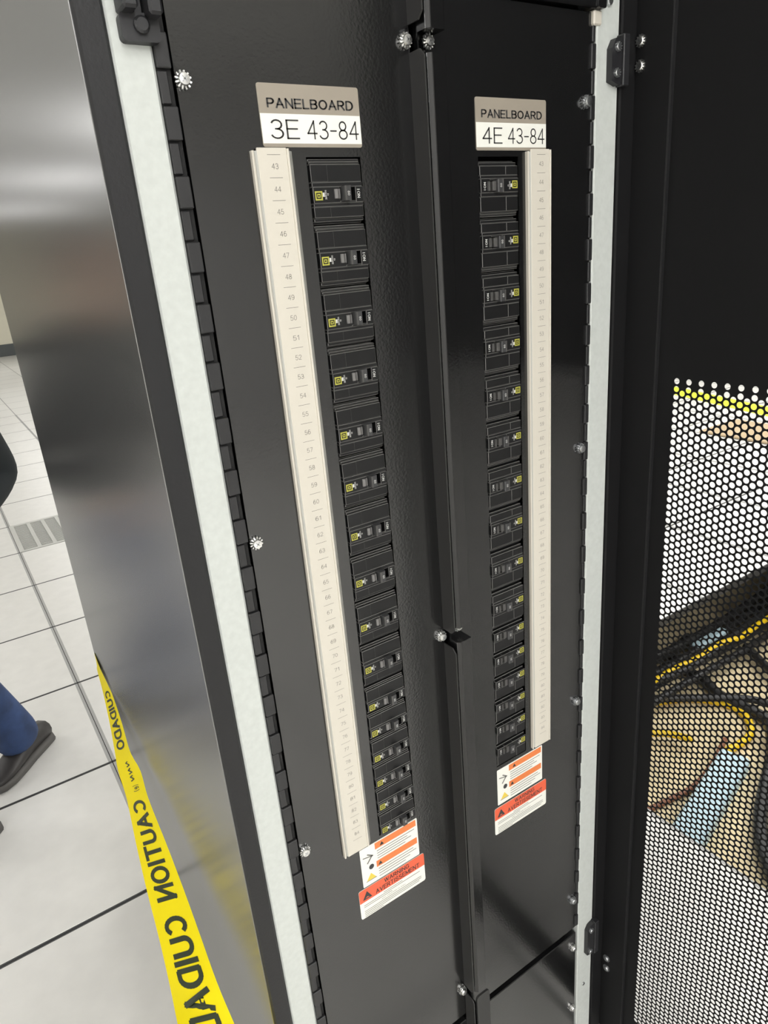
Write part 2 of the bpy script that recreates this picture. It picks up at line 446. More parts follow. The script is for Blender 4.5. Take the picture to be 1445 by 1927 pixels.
# ================================================================== CABINET
YP = 0.004                       # face of the dead-front sheets
TOP, BOT = 0.40, ZF + 0.02
XL, XR = -0.151, 0.4955          # outer sides
cab = thing('power_cabinet', 'tall black power distribution cabinet standing open on the white raised floor', 'cabinet', (0.17, 0.5, ZF))
b = MB(); b.box(XL, XL + .012, .004, 1.0, BOT, TOP, 'gloss', .002); o = b.build('side_panel', cab); o['label'] = 'smooth glossy black left side panel'
b = MB(); b.box(XR - .012, XR, .02, 1.0, BOT, TOP, 'gloss', .002); b.build('side_panel', cab)
b = MB(); b.box(XL + .012, XR - .012, .985, 1.0, BOT, TOP, 'gloss'); b.build('back_panel', cab)
b = MB(); b.box(XL, XR, .01, 1.0, TOP, TOP + .03, 'powder', .003); b.build('top_panel', cab)
b = MB(); b.box(XL + .01, XR - .01, .05, .97, ZF, BOT, 'bracket'); b.build('plinth', cab)
b = MB(); b.box(XL + .0005, -.1272, .001, .045, BOT, TOP, 'powder_post', .0022); b.build('corner_post', cab)
b = MB(); b.box(.4695, XR, .001, .045, BOT, TOP, 'door', .002); b.build('corner_post', cab)
# galvanised rails: face plus turned lips
b = MB()
b.prism([(-.1262, .030), (-.1262, .0052), (-.1245, .0035), (-.0955, .0035), (-.0932, .0055), (-.0932, .030)], 'z', BOT, TOP, 'galv')
o = b.build('rail', cab); o['label'] = 'bright galvanised steel upright rail'
b = MB()
b.prism([(.4268, .030), (.4268, .0030), (.4280, .0015), (.4305, .0015), (.4318, .0030), (.4330, .0042), (.4672, .0042), (.4690, .0062), (.4690, .030)], 'z', BOT, TOP, 'galv')
b.build('rail', cab)
# dark inner back so nothing shows through the gaps
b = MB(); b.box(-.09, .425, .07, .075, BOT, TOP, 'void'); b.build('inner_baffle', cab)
# upper cover over the right panel, and lower covers
b = MB(); b.box(.166, .4215, -.004, .03, .1475, TOP - .01, 'powder', .0015)
b.prism(rrect(.4205, .4335, .1475, TOP - .01, .003), 'y', -.006, .02, 'powder'); b.build('upper_cover', cab)
b = MB(); b.box(-.079, .160, -.001, .03, .152, TOP - .01, 'powder', .0015); b.build('upper_cover', cab)
b = MB()
b.box(.1925, .4240, YP, .02, BOT + .02, -1.2965, 'powder', .0012)
b.prism(rrect(.1672, .1935, -1.36, -1.2235, .006), 'y', -.0195, -.0160, 'powder_flange_lit')
b.box(.1672, .1935, -.0165, YP + .004, BOT + .02, -1.2965, 'powder', .0015)
o = b.build('lower_cover', cab)
b = MB()
b.box(-.079, .1618, YP, .02, BOT + .02, -1.2965, 'powder', .0012)
b.prism([(YP, -1.36), (-.019, -1.36), (-.019, -1.2315), (-.0155, -1.2275), (YP - .001, -1.2275)], 'x', .1605, .1622, 'powder_flange_lit')
b.box(.1605, .1622, -.019, YP + .004, BOT + .02, -1.36, 'powder')
b.build('lower_cover', cab)
b = MB(); b.box(.4197, .4332, -.0005, .016, .1325, .1472, 'cream', .0015); o = b.build('spacer_block', cab); o['label'] = 'small cream plastic spacer block'

def screw(parent, c, ax, r=.0060, h=.0075, teeth=12, m='zinc', name='screw'):
    b = MB(); ax = Vector(ax)
    prof = []
    b.lathe([(r * .92, 0), (r * .92, h * .25), (r * .86, h * .8), (r * .74, h), (r * .25, h * 1.04)], c, ax, m, 20)
    u = ax.orthogonal().normalized(); w_ = ax.cross(u); c = Vector(c)
    for i in range(teeth):                                   # star washer teeth under the head
        a = 2 * math.pi * i / teeth
        d = u * math.cos(a) + w_ * math.sin(a); t = ax.cross(d)
        p0 = c + d * r * .8 + ax * .0006; p1 = c + d * r * 1.2 + ax * .0010
        q = [p0 + t * r * .13, p0 - t * r * .13, p1 - t * r * .1, p1 + t * r * .1]
        b.add(q + [k + ax * .0026 for k in q], [(0, 1, 2, 3), (7, 6, 5, 4), (0, 4, 5, 1), (1, 5, 6, 2), (2, 6, 7, 3), (3, 7, 4, 0)], m)
    # cross slot
    for aa in (u, w_):
        t = ax.cross(aa)
        p = c + ax * h * 1.045
        b.add([p + aa * r * .5 + t * r * .09, p - aa * r * .5 + t * r * .09, p - aa * r * .5 - t * r * .09, p + aa * r * .5 - t * r * .09], [(0, 1, 2, 3)], 'zinc_dull')
    return b.build(name, parent)

# door latch on the left rail
lat = MB()
lat.prism(rrect(-.1185, -.0880, .0785, .098, .004), 'y', -.006, .0036, 'bracket')
lat.box(-.1180, -.1060, -.020, .0036, .097, .190, 'bracket', .002); lat.box(-.0985, -.0875, -.020, .0036, .094, .190, 'bracket', .002)
lat.box(-.1060, -.0985, -.003, .0036, .097, .190, 'bracket', .001)
lat = lat.build('door_catch', cab); lat['label'] = 'black forked door catch at the top of the left rail'
b = MB(); b.lathe([(.0062, 0), (.0062, .003), (.0045, .0045)], (-.1025, -.006, .0895), (0, -1, 0), 'zinc_dull', 16); b.ms[0] = M['bracket']; b.build('screw', lat)
# hinge blocks on the right rail
def hinge_block(z0, z1, up=True):
    b = MB()
    b.prism([(.4475, z0 + .004), (.4475, z1 - .012), (.4535, z1 - .002), (.4600, z1), (.4735, z1 + .002), (.4735, z0 + .002), (.4600, z0)], 'y', -.004, .0045, 'bracket')
    b.box(.4640, .4745, -.0075, .0045, z0 - .001, z1 + .003, 'bracket', .001)
    hb = b.build('hinge_block', cab)
    screw(hb, (.4555, -.004, z1 - .011), (0, -1, 0), .0042, .004, 10, 'zinc_dull'); screw(hb, (.4545, -.004, z0 + .012), (0, -1, 0), .0042, .004, 10, 'zinc_dull')
    return hb
hinge_block(.0735, .1230); hinge_block(-1.372, -1.296)
screw(cab, (.4480, .0042, .1580), (0, -1, 0), .0050, .004, 0, 'zinc_dull')
screw(cab, (.4470, .0042, -1.452), (0, -1, 0), .0036, .002, 0, 'zinc_dull')
screw(cab, (.4150, YP, -1.328), (0, -1, 0), .0055, .007)
screw(cab, (.4150, YP, -1.490), (0, -1, 0), .0055, .007)

# ---------------------------------------------------- perforated door, opened at a right angle
XD, XS = .498, .504
door = MB()
DZ0, DZ1, DY1 = ZF + .03, TOP, -.60
door.box(XD, .530, -.0475, .0040, DZ0, DZ1, 'door', .0012)             # hinge-side rim
door.box(XD, .530, DY1, DY1 + .05, DZ0, DZ1, 'door', .0012)
door.box(XD + .0005, .530, DY1 + .05, -.0475, DZ1 - .06, DZ1, 'door'); door.box(XD + .0005, .530, DY1 + .05, -.0475, DZ0, DZ0 + .05, 'door')
door.prism([(-.0482, DZ0), (-.0475, DZ0), (-.0475, DZ1), (-.0482, DZ1)], 'x', XD + .0012, XS, 'powder_post')
door.box(.4957, .530, .0030, .0195, DZ0, DZ1, 'door')
door = door.build('door', cab); door['label'] = 'black door with perforated lower panel, opened at a right angle'
screw(door, (XD, -.0055, .1205), (-1, 0, 0), .0058, .0055, 12); screw(door, (XD, -.0060, .0945), (-1, 0, 0), .0058, .0055, 12)
screw(door, (XD, -.0105, -1.4070), (-1, 0, 0), .0058, .0055, 12, 'zinc_dull'); screw(door, (XD, -.0110, -1.4330), (-1, 0, 0), .0058, .0055, 12, 'zinc_dull')
# perforated sheet
PC, PP, PR, NH = .00880, .01035, .00408, 12
NC, NR = 52, 120
ya, zt = -.0768, -.2788
V = []; Fq = []
TH = .0007
def ring(cy, cz):
    n = len(V); hw, hh = PC / 2, PP / 2
    ho = []; bo = []
    for k in range(NH):
        a = 2 * math.pi * (k + .5) / NH
        c_, s_ = math.cos(a), math.sin(a)
        ho.append((cy + PR * c_, cz + PR * s_))
        t = min(hw / abs(c_) if abs(c_) > 1e-6 else 9, hh / abs(s_) if abs(s_) > 1e-6 else 9)
        bo.append((cy + t * c_, cz + t * s_))
    # snap the nearest boundary samples onto the cell corners
    for sx in (-1, 1):
        for sz in (-1, 1):
            k = min(range(NH), key=lambda i: (bo[i][0] - cy - sx * hw) ** 2 + (bo[i][1] - cz - sz * hh) ** 2)
            bo[k] = (cy + sx * hw, cz + sz * hh)
    for x in (XS, XS + TH):
        V.extend((x, p[0], p[1]) for p in ho); V.extend((x, p[0], p[1]) for p in bo)
    for k in range(NH):
        j = (k + 1) % NH
        Fq.append((n + k, n + j, n + NH + j, n + NH + k))
        Fq.append((n + 2 * NH + j, n + 2 * NH + k, n + 3 * NH + k, n + 3 * NH + j))
        Fq.append((n + k, n + 2 * NH + k, n + 2 * NH + j, n + j))
def quad(y0, y1, z0, z1):
    for x in (XS, XS + TH):
        n = len(V); V.extend([(x, y0, z0), (x, y1, z0), (x, y1, z1), (x, y0, z1)]); Fq.append((n, n + 1, n + 2, n + 3))
for c in range(NC):
    cy = ya - c * PC
    z0 = zt if c % 2 == 0 else zt - 1.5 * PP
    for r_ in range(NR): ring(cy, z0 - r_ * PP)
    quad(cy - PC / 2, cy + PC / 2, z0 + PP / 2, DZ1 - .06)
    quad(cy - PC / 2, cy + PC / 2, DZ0 + .05, z0 - (NR - .5) * PP)
quad(ya + PC / 2, -.0478, DZ0 + .01, DZ1 - .01)
quad(DY1 + .05, ya - (NC - .5) * PC, DZ0 + .05, DZ1 - .06)
b = MB(); b.add(V, Fq, 'door'); b.build('perforated_sheet', door, fix=False)

# ================================================================== DEAD-FRONT PANELS
def hole_sheet(mb, x0, x1, z0, z1, ox0, ox1, oz0, oz1, y, th, mt):
    """sheet with a rectangular opening"""
    mb.box(x0, ox0, y, y + th, z0, z1, mt); mb.box(ox1, x1, y, y + th, z0, z1, mt)
    mb.box(ox0, ox1, y, y + th, oz1, z1, mt); mb.box(ox0, ox1, y, y + th, z0, oz0, mt)
PZ0, PZ1 = -1.2800, .1455
OPL, OPR = (.0348, .0945), (.2447, .3040)
OZ0, OZ1 = -.8205, -.0015
pl = thing('panelboard_front', 'left black textured panelboard front carrying the 3E 43-84 plate', 'panel', (.04, YP, PZ0))
pr = thing('panelboard_front', 'right black textured panelboard front carrying the 4E 43-84 plate', 'panel', (.30, YP, PZ0))
b = MB(); hole_sheet(b, -.0785, .1618, PZ0, PZ1 + .006, *OPL, OZ0, OZ1, YP, .0016, 'powder'); b.build('sheet', pl)
b = MB(); hole_sheet(b, .1690, .4205, PZ0, PZ1, *OPR, OZ0, OZ1, YP, .0016, 'powder'); b.build('sheet', pr)
# flanges with notches for the fasteners
def fl_piece(z0, z1, c0, c1):
    k = .0065
    p = [(YP + .0005, z0), (-.0195 + (k if c0 else 0), z0)] + ([(-.0195, z0 + k)] if c0 else []) + ([(-.0195, z1 - k)] if c1 else []) + [(-.0195 + (k if c1 else 0), z1), (YP + .0005, z1)]
    b = MB(); b.prism(p, 'x', .1608, .1626, 'powder_flange_lit'); b.build('flange', pl)
for z0, z1, c0, c1 in ((.1128, PZ1 + .006, 1, 0), (-.5520, .0895, 1, 1), (-1.2110, -.5740, 1, 1)): fl_piece(z0, z1, c0, c1)
def hat(z0, z1):
    b = MB()
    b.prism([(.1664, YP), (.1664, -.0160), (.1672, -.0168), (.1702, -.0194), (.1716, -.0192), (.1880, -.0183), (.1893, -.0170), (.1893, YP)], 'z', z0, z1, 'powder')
    b.prism([(.1668, -.01655), (.1702, -.0196), (.1716, -.0194), (.1713, -.0186), (.1674, -.0158)], 'z', z0, z1, 'powder_flange_lit')  # chamfer strip in the lightened coat, painted as catching the light
    b.build('flange', pr)
for z0, z1 in ((.1055, PZ1), (-.5455, .0855), (-1.2120, -.5660)): hat(z0, z1)
b = MB(); b.box(.1664, .1680, -.003, YP, PZ0, PZ1, 'powder'); b.build('flange', pr)
# fasteners
for z in (.0556, -.3600, -.7750, -1.1930): screw(pl, (-.0730, YP, z), (0, -1, 0))
for z in (.0990, -.5600, -1.2200): screw(pl, (.1555, YP, z), (0, -1, 0))
for z in (.0556, -.3640, -.7790, -1.2055): screw(pr, (.4115, YP, z), (0, -1, 0), m='zinc_dull')
for z in (.0990, -.5530): screw(pr, (.1800, YP - .004, z), (0, -1, 0), .0058, .0065, 12)
# piano hinges: alternating knuckles
def hinge(parent, xa, xb, first, flip):
    b = MB(); b.box(xa, xb, .0058, .0075, PZ0, PZ1, 'void'); b.build('hinge_leaf', parent)
    P_ = .02625; base = None; z = PZ1 - .004; k = 0
    while z - P_ > PZ0:
        wide = (k % 2 == first)
        key = wide
        bb = MB()
        if wide: bb.box(xa, xb - (0 if not flip else 0), .0010, .0062, z - P_ + .0007, z - .0003, 'hinge', .0008)
        elif not flip: bb.box(xa, xb - .0040, .0026, .0062, z - P_ + .0012, z - .0010, 'hinge', .0008)
        else: bb.box(xa + .0028, xb, .0026, .0062, z - P_ + .0012, z - .0010, 'hinge', .0008)
        if base is None: base = {}
        if key not in base: base[key] = (bb.build('knuckle', parent), z)
        else:
            s0, z0_ = base[key]; o = s0.copy(); COL.objects.link(o); o.parent = parent; o.location = s0.location + Vector((0, 0, z - z0_))
        z -= P_; k += 1
hinge(pl, -.0928, -.0808, 0, False)
hinge(pr, .4185, .4262, 1, True)

# ---------------------------------------------------- name plates, number strips, warning stickers
def name_plate(parent, x0, z0, txt, dz):
    x1 = x0 + .1045; z1 = z0 + .0508
    b = MB(); b.prism(rrect(x0, x1, z0, z1, .0022), 'y', YP - .0009, YP, 'tan')
    rect(b, x0 + .0002, x1 - .0002, z0 + .0030, z0 + .0270, YP - .00105, 'label_white')
    o = b.build('name_plate', parent, fix=False); o['label'] = 'taupe and white plate reading PANELBOARD ' + txt
    t = MB(); y = YP - .0013
    put_text(t, 'PANELBOARD', x0 + .0078, x1 - .0068, z0 + .0310, z0 + .0395, y, 'ink', .165)
    t.build('plate_lettering', o, fix=False)
    t = MB()
    parts = [(txt[:2], 0.0085, .0375), (txt[3:], .0455, .1015)]
    for s_, a, c in parts: put_text(t, s_, x0 + a, x0 + c, z0 + .0065, z0 + .0225, y, 'ink', .085)
    t.build('circuit_lettering', o, fix=False)
name_plate(pl, -.0072, .0065, '3E 43-84', 0)
name_plate(pr, .2422, .0045, '4E 43-84', 0)

PITCH = .01905
def number_strip(parent, cx, label):
    zt, zb = .0045, -.8205
    b = MB()
    prof = [(-.0213, YP), (-.0213, -.0002), (-.0207, -.0008), (-.0196, -.0008), (-.0190, -.0002), (-.0186, .0022), (.0180, .0022), (.0205, YP)]
    b.prism([(cx + p[0], p[1]) for p in prof], 'z', zb, zt - .0012, 'cream')
    o = b.build('number_strip', parent); o['label'] = label
    b = MB(); b.prism([(cx - .0186, .0021), (cx - .0158, .0006), (cx - .0155, .0021)], 'z', zb, zt - .0012, 'clear')
    b.prism([(cx + .0152, .0021), (cx + .0158, -.0006), (cx + .0203, .0038), (cx + .0200, YP)], 'z', zb, zt - .0014, 'clear'); b.build('strip_edge', o)
    b = MB(); b.box(cx - .0158, cx + .0134, .0000, .0023, zb - .001, zt + .0012, 'creamcard', .0004)
    b.prism([(cx + .0134, .0023), (cx + .0134, -.0005), (cx + .0139, -.0010), (cx + .0152, -.0010), (cx + .0157, -.0005), (cx + .0157, .0023)], 'z', zb, zt + .0004, 'creamcard'); b.build('number_card', o)
    t = MB()
    for n in range(43, 85):
        z = -(n - 43 + .5) * PITCH
        put_text(t, str(n), cx - .0034, cx + .0034, z - .0024, z + .0024, -.00015, 'greyink', .085)
    for k in range(43):
        z = -k * PITCH; rect(t, cx - .0066, cx + .0066, z - .00018, z + .00018, -.00015, 'greyink')
    t.build('printed_numbers', o, fix=False)
number_strip(pl, 0.0, 'long cream strip numbered 43 to 84 beside the 3E breakers')
number_strip(pr, .3358, 'long cream strip numbered 43 to 84 beside the 4E breakers')

def sticker_a(parent, x0, z1):
    w_, h_ = .0935, .0655; x1, z0 = x0 + w_, z1 - h_; y = YP - .0004
    b = MB(); b.prism(rrect(x0, x1, z0, z1, .0012, 2), 'y', y, YP, 'label_white')
    o = b.build('hazard_sticker', parent, fix=False); o['label'] = 'white sticker with two orange bars and a yellow triangle'
    t = MB(); yy = y - .0002; xc = x0 + .0235
    for zz in (z1 - .0015, z1 - .0325):
        rect(t, xc, x1 - .0025, zz - .0105, zz, yy, 'orange')
        cx = xc + .011 if zz > z1 - .01 else xc + .006
        t.add([(cx - .0035, yy - .0001, zz - .0085), (cx + .0035, yy - .0001, zz - .0085), (cx, yy - .0001, zz - .0025)], [(0, 1, 2)], 'ink')
        for k, ln in enumerate((.062, .050, .056, .046) if zz > z1 - .01 else (.058, .063, .052, .044)):
            z = zz - .0140 - k * (.0042 if zz > z1 - .01 else .0044)
            rect(t, xc + .0025, xc + .0025 + ln, z - .0011, z, yy, 'greyink')
    # pictograms: lightning arrow, dot, yellow triangle
    px = x0 + .0125
    def seg(ax, az, bx, bz, w2):
        d = Vector((bx - ax, bz - az)).normalized(); n = Vector((-d.y, d.x)) * w2
        t.add([(ax + n.x, yy, az + n.y), (ax - n.x, yy, az - n.y), (bx - n.x, yy, bz - n.y), (bx + n.x, yy, bz + n.y)], [(0, 1, 2, 3)], 'greyink')
    seg(px - .009, z1 - .016, px + .007, z1 - .0195, .0008); seg(px - .002, z1 - .013, px + .007, z1 - .0195, .0009)
    seg(px + .005, z1 - .019, px - .003, z1 - .0285, .0011)
    t.add([(px + .003 + .0040 * math.cos(a), yy, z1 - .0365 + .0043 * math.sin(a)) for a in [i * math.pi / 6 for i in range(12)]], [tuple(range(12))], 'ink')
    t.add([(px - .0065, yy, z1 - .0575), (px + .0085, yy, z1 - .0575), (px + .001, yy, z1 - .0465)], [(0, 1, 2)], 'yellowtri')
    rect(t, px - .0075, px + .0095, z1 - .0586, z1 - .0578, yy, 'ink')
    t.build('sticker_print', o, fix=False)
def sticker_b(parent, x0, z1):
    w_, h_ = .1090, .0505; x1, z0 = x0 + w_, z1 - h_; y = YP - .0006
    b = MB(); b.prism(rrect(x0, x1, z0, z1, .003), 'y', y, YP, 'label_white')
    o = b.build('warning_sticker', parent, fix=False); o['label'] = 'red and white sticker reading WARNING AVERTISSEMENT'
    t = MB(); yy = y - .0002; zm = z1 - .0220
    p = rrect(x0, x1, zm - .01, z1, .003); p = [(a, max(c, zm)) for a, c in p]
    t.add([(a, yy, c) for a, c in p], [tuple(range(len(p)))], 'redorange')
    y2 = yy - .0002
    put_text(t, 'WARNING', x0 + .041, x0 + .083, z1 - .0098, z1 - .0022, y2, 'ink', .15)
    put_text(t, 'AVERTISSEMENT', x0 + .026, x0 + .100, z1 - .0200, z1 - .0118, y2, 'ink', .15)
    a, zz = x0 + .0125, zm + .0035
    t.add([(a - .0075, y2, zz), (a + .0075, y2, zz), (a, y2, zz + .0135)], [(0, 1, 2)], 'ink')
    t.add([(a - .0035, y2 - .0001, zz + .002), (a + .0035, y2 - .0001, zz + .002), (a, y2 - .0001, zz + .0042)], [(0, 1, 2)], 'redorange')
    rows = [(.030, .060), (.006, .098), (.006, .060), (.006, .040)]
    z = zm - .0028
    for a, c in ((.038, .070), (.006, .100), (.006, .052)):
        rect(t, x0 + a, x0 + c, z - .0009, z, yy, 'greyink'); z -= .0031
    put_text(t, 'ARC HAZARD FLASH', x0 + .034, x0 + .074, z - .0020, z, yy, 'greyink', .12); z -= .0042
    for a, c in ((.006, .102), (.006, .102), (.006, .098), (.006, .036)):
        rect(t, x0 + a, x0 + c, z - .0009, z, yy, 'greyink'); z -= .0031
    t.build('sticker_print', o, fix=False)
sticker_a(pl, .0020, -.8262); sticker_b(pl, -.0068, -.8935)
sticker_a(pr, .2442, -.8270); sticker_b(pr, .2370, -.8965)

# ================================================================== CIRCUIT BREAKERS
# local frame: x right, y out of the wall is negative, z down from the top of the breaker (negative)
BW = .0574; YB = .0062
def breaker_parts(hgt, poles, off=False):
    g = .0011; h = hgt - g
    if poles == 3: c0, c1, l0, l1, mid = .36, .735, .43, .68, .545
    else: c0, c1, l0, l1, mid = .50, .885, .56, .885, .70
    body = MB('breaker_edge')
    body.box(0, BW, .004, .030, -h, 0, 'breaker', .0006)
    body.box(.0006, BW - .0004, -.0008, .008, -h * .045, -h * .008, 'breaker', .0005)      # top lips
    body.box(.0010, BW - .0008, -.0020, .008, -h * .085, -h * .052, 'breaker', .0005)
    body.box(.0009, BW - .0010, -.0036, .008, -h * c0, -h * .092, 'breaker', .0005)        # upper pole
    body.box(.0009, BW - .0010, -.0044, .008, -h * l0, -h * (c0 + .004), 'breaker', .0004)
    # middle band with a slot for the handle
    sx0, sx1 = (.0300, .0479) if not off else (.0272, .0432)
    zm0, zm1 = -h * l1, -h * (l0 + .004)
    s0, s1 = -h * mid - .0062, -h * mid + .0062
    s0 = max(s0, zm0 + .0004); s1 = min(s1, zm1 - .0004)
    yb = -.0052
    body.box(.0009, sx0, yb, .008, zm0, zm1, 'breaker', .0004); body.box(sx1, BW - .0008, yb, .008, zm0, zm1, 'breaker', .0004)
    body.box(sx0, sx1, yb, .008, s1, zm1, 'breaker', .0003); body.box(sx0, sx1, yb, .008, zm0, s0, 'breaker', .0003)
    if poles == 3:
        body.box(.0009, BW - .0010, -.0044, .008, -h * c1, -h * (l1 + .004), 'breaker', .0004)
        body.box(.0009, BW - .0010, -.0036, .008, -h * .905, -h * (c1 + .004), 'breaker', .0005)
        body.box(.0009, .0190, -.0041, .006, -h * .90, -h * .74, 'breaker', .0003)
    body.box(.0012, BW - .0008, -.0015, .008, -h * .965, -h * (.912 if poles == 3 else .90), 'breaker', .0005)
    body.box(.0009, .0190, -.0041, .006, -h * (c0 - .006), -h * .096, 'breaker', .0003)     # left facet of the cover
    zc = -h * mid
    slot = MB(); slot.box(sx0 + .0001, sx1 - .0001, .0045, .0075, s0, s1, 'void')
    drum = MB()
    def drum_at(xa, xb, mt, ribs, z0=zc - .0042, z1=zc + .0042):
        n = 5 if ribs else 1
        for i in range(n):
            a = xa + (xb - xa) * i / n; c = xa + (xb - xa) * (i + .82) / n
            bulge = -.0056 - .0018 * math.sin(math.pi * (i + .5) / n) if ribs else -.0072
            drum.box(a, c, bulge, .005, z0, z1, mt, .0003)
    if not off: drum_at(.0236, .0276, 'drum', 0); drum_at(.0278, .0299, 'drum', 2)
    else: drum_at(.0346, .0424, 'drum_dark', 0, zc - .0048, zc + .0048); drum_at(.0440, .0474, 'drum_dark', 3, zc - .0048, zc + .0048)
    hd = MB()
    hx0, hx1, hy = (.0322, .0388, -.0114) if not off else (.0286, .0354, -.0112)
    hd.prism([(hx0 - .0015, .004), (hx1 + .0015, .004), (hx1 + .0010, hy + .001), (hx1, hy), (hx0 + .0012, hy), (hx0, hy + .0012)], 'z', zc - .0064, zc + .0066, 'handle')
    hd.box(hx0 + .0002, hx0 + .0018, hy - .0003, hy + .001, zc - .0064, zc + .0066, 'drum_dark')
    lg = MB(); y = yb - .0002; lx, lz, q_ = .0066, zc - .0012, .0040
    for (x0, x1, z0, z1) in ((-q_, q_, q_ * .68, q_), (-q_, q_, -q_, -q_ * .68), (-q_, -q_ * .68, -q_ * .68, q_ * .68), (q_ * .68, q_, -q_ * .68, q_ * .68)):
        rect(lg, lx + x0, lx + x1, lz + z0, lz + z1, y, 'yellowlogo')
    i0 = q_ * .42; i1 = q_ * .2
    for (x0, x1, z0, z1) in ((-i0, i0, i1, i0), (-i0, i0, -i0, -i1), (-i0, -i1, -i1, i1), (i1, i0, -i1, i1)):
        rect(lg, lx + x0, lx + x1, lz + z0, lz + z1, y, 'yellowlogo')
    pn = MB()
    rect(pn, .0109, .0130, zc - .0022, zc + .0014, y, 'whiteprint')
    put_text(pn, 'SQUARE', .0133, .0152, zc - .0046, zc + .0036, y, 'whiteprint', .17, rot=1)
    put_text(pn, 'D', .0157, .0174, zc - .0012, zc + .0006, y, 'whiteprint', .17, rot=1)
    on = MB(); rect(on, .0497, .0527, zc + .0032, zc + .0038, y, 'whiteprint')
    put_text(on, 'ON', .0495, .0529, zc - .0042, zc + .0020, y, 'whiteprint', .19, rot=1)
    dg = MB(); put_text(dg, '60', hx0 + .0028, hx1 - .0012, zc - .0022, zc + .0018, hy - .0004, 'whiteprint', .17, rot=1)
    return [('body', body, True), ('slot', slot, True), ('trip_window', drum, True), ('handle', hd, True), ('logo', lg, False), ('maker_lettering', pn, False), ('on_lettering', on, False), ('rating', dg, False)]
def flip_off(parts):
    return parts
PROTO = {}
def make_breaker(x, ztop, hgt, poles, off, label, group):
    """ON handles to the right; on the right board the unit is turned by 180 degrees and its handle thrown OFF"""
    cz = ztop - hgt / 2
    o = thing('circuit_breaker', label, 'circuit breaker', (x + BW / 2, YB, cz), group)
    key = (poles, off, round(hgt, 5))
    if key not in PROTO:
        L = []
        for nm, b, fix in breaker_parts(hgt, poles, off):
            if not b.v: continue
            vv = [(p[0] - BW / 2, p[1], p[2] + hgt / 2) for p in b.v]
            if off: vv = [(-p[0], p[1], -p[2]) for p in vv]
            b.v = [(p[0] + x + BW / 2, p[1] + YB, p[2] + cz) for p in vv]
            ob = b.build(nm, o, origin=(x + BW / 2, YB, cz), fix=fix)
            if nm == 'logo': ob['label'] = 'yellow square logo'
            if nm == 'trip_window': ob['label'] = 'grey ribbed window'
            L.append(ob)
        PROTO[key] = L
        return o
    for c in PROTO[key]:
        k = c.copy(); COL.objects.link(k); k.parent = o
    return o
ORD = ('topmost', 'second', 'third', 'fourth', 'fifth', 'sixth', 'seventh', 'eighth', 'ninth', 'tenth', 'eleventh', 'twelfth', 'thirteenth', 'fourteenth', 'fifteenth', 'bottom')
for side, x, off, nm, BP, zs in (('left', .0360, False, '3E', .01955, -.0026), ('right', .2444, True, '4E', .01944, -.0042)):
    e = 0
    for k, poles in enumerate([3] * 10 + [2] * 6):
        pos = ORD[k] + (' of the column' if k in (0, 15) else ' from the top')
        make_breaker(x, zs - e * BP, poles * BP, poles, off,
                     f'black {"three" if poles == 3 else "two"}-pole circuit breaker, {pos} beside the {nm} strip, handle {"OFF" if off else "ON"}',
                     f'breakers on the {nm} board')
        e += poles

# ================================================================== CAUTION TAPE
TP = [(-0.1507, 1.0068, 0.6688, -0.1546, 0.9269, 0.71), (-0.1618, 0.9178, 0.6524, -0.15, 0.8319, 0.6931), (-0.1747, 0.8117, 0.6314, -0.1598, 0.7262, 0.6747), (-0.1872, 0.7244, 0.6145, -0.1675, 0.639, 0.6591), (-0.1951, 0.6705, 0.6064, -0.1642, 0.5848, 0.6475), (-0.1995, 0.5968, 0.591, -0.1711, 0.5123, 0.6361), (-0.2134, 0.4867, 0.5727, -0.1736, 0.4047, 0.6144), (-0.2244, 0.3877, 0.5567, -0.1768, 0.3096, 0.5947), (-0.2324, 0.3007, 0.5419, -0.1809, 0.2258, 0.5783), (-0.2412, 0.2218, 0.5303, -0.1846, 0.1516, 0.5617), (-0.2504, 0.1498, 0.5321, -0.1832, 0.0964, 0.5366), (-0.258, 0.0871, 0.5269, -0.1814, 0.0364, 0.5194)]
LE = [Vector((min(p[0], -.1535), p[1], p[2] - H)) for p in TP]; RE = [Vector((min(p[3], -.1535), p[4], p[5] - H)) for p in TP]
# round the rear corner of the cabinet, and on towards the floor in front
LE = [Vector((.05, 1.0045, -.995)), Vector((-.10, 1.0045, -.985)), Vector((-.1500, 1.0065, -.980))] + LE + [Vector((-.275, -.06, -1.14)), Vector((-.30, -.25, -1.22)), Vector((-.33, -.42, -1.42)), Vector((-.36, -.50, -1.60))]
RE = [Vector((.05, 1.0045, -.915)), Vector((-.10, 1.0045, -.915)), Vector((-.1515, 1.0040, -.920))] + RE + [Vector((-.199, -.09, -1.15)), Vector((-.225, -.27, -1.24)), Vector((-.255, -.44, -1.43)), Vector((-.285, -.51, -1.60))]
CL = [(a + c) / 2 for a, c in zip(LE, RE)]
S = [0.0]
for i in range(1, len(CL)): S.append(S[-1] + (CL[i] - CL[i - 1]).length)
def cat(P, i, t):
    a, b_, c, d = P[max(i - 1, 0)], P[i], P[i + 1], P[min(i + 2, len(P) - 1)]
    return b_ * 1.0 + (c - a) * (.5 * t) + (a * 2 - b_ * 5 + c * 4 - d) * (.5 * t * t) + (b_ * 3 - a - c * 3 + d) * (.5 * t ** 3)
def tape_pt(s, v):
    s = min(max(s, 0), S[-1] - 1e-6)
    i = max(k for k in range(len(S) - 1) if S[k] <= s)
    t = (s - S[i]) / (S[i + 1] - S[i])
    if i < 4: l, r = LE[i].lerp(LE[i + 1], t), RE[i].lerp(RE[i + 1], t)
    else: l, r = cat(LE, i, t), cat(RE, i, t)
    return r.lerp(l, v)
NS, NV = 110, 4
b = MB(); vv = []; ff = []
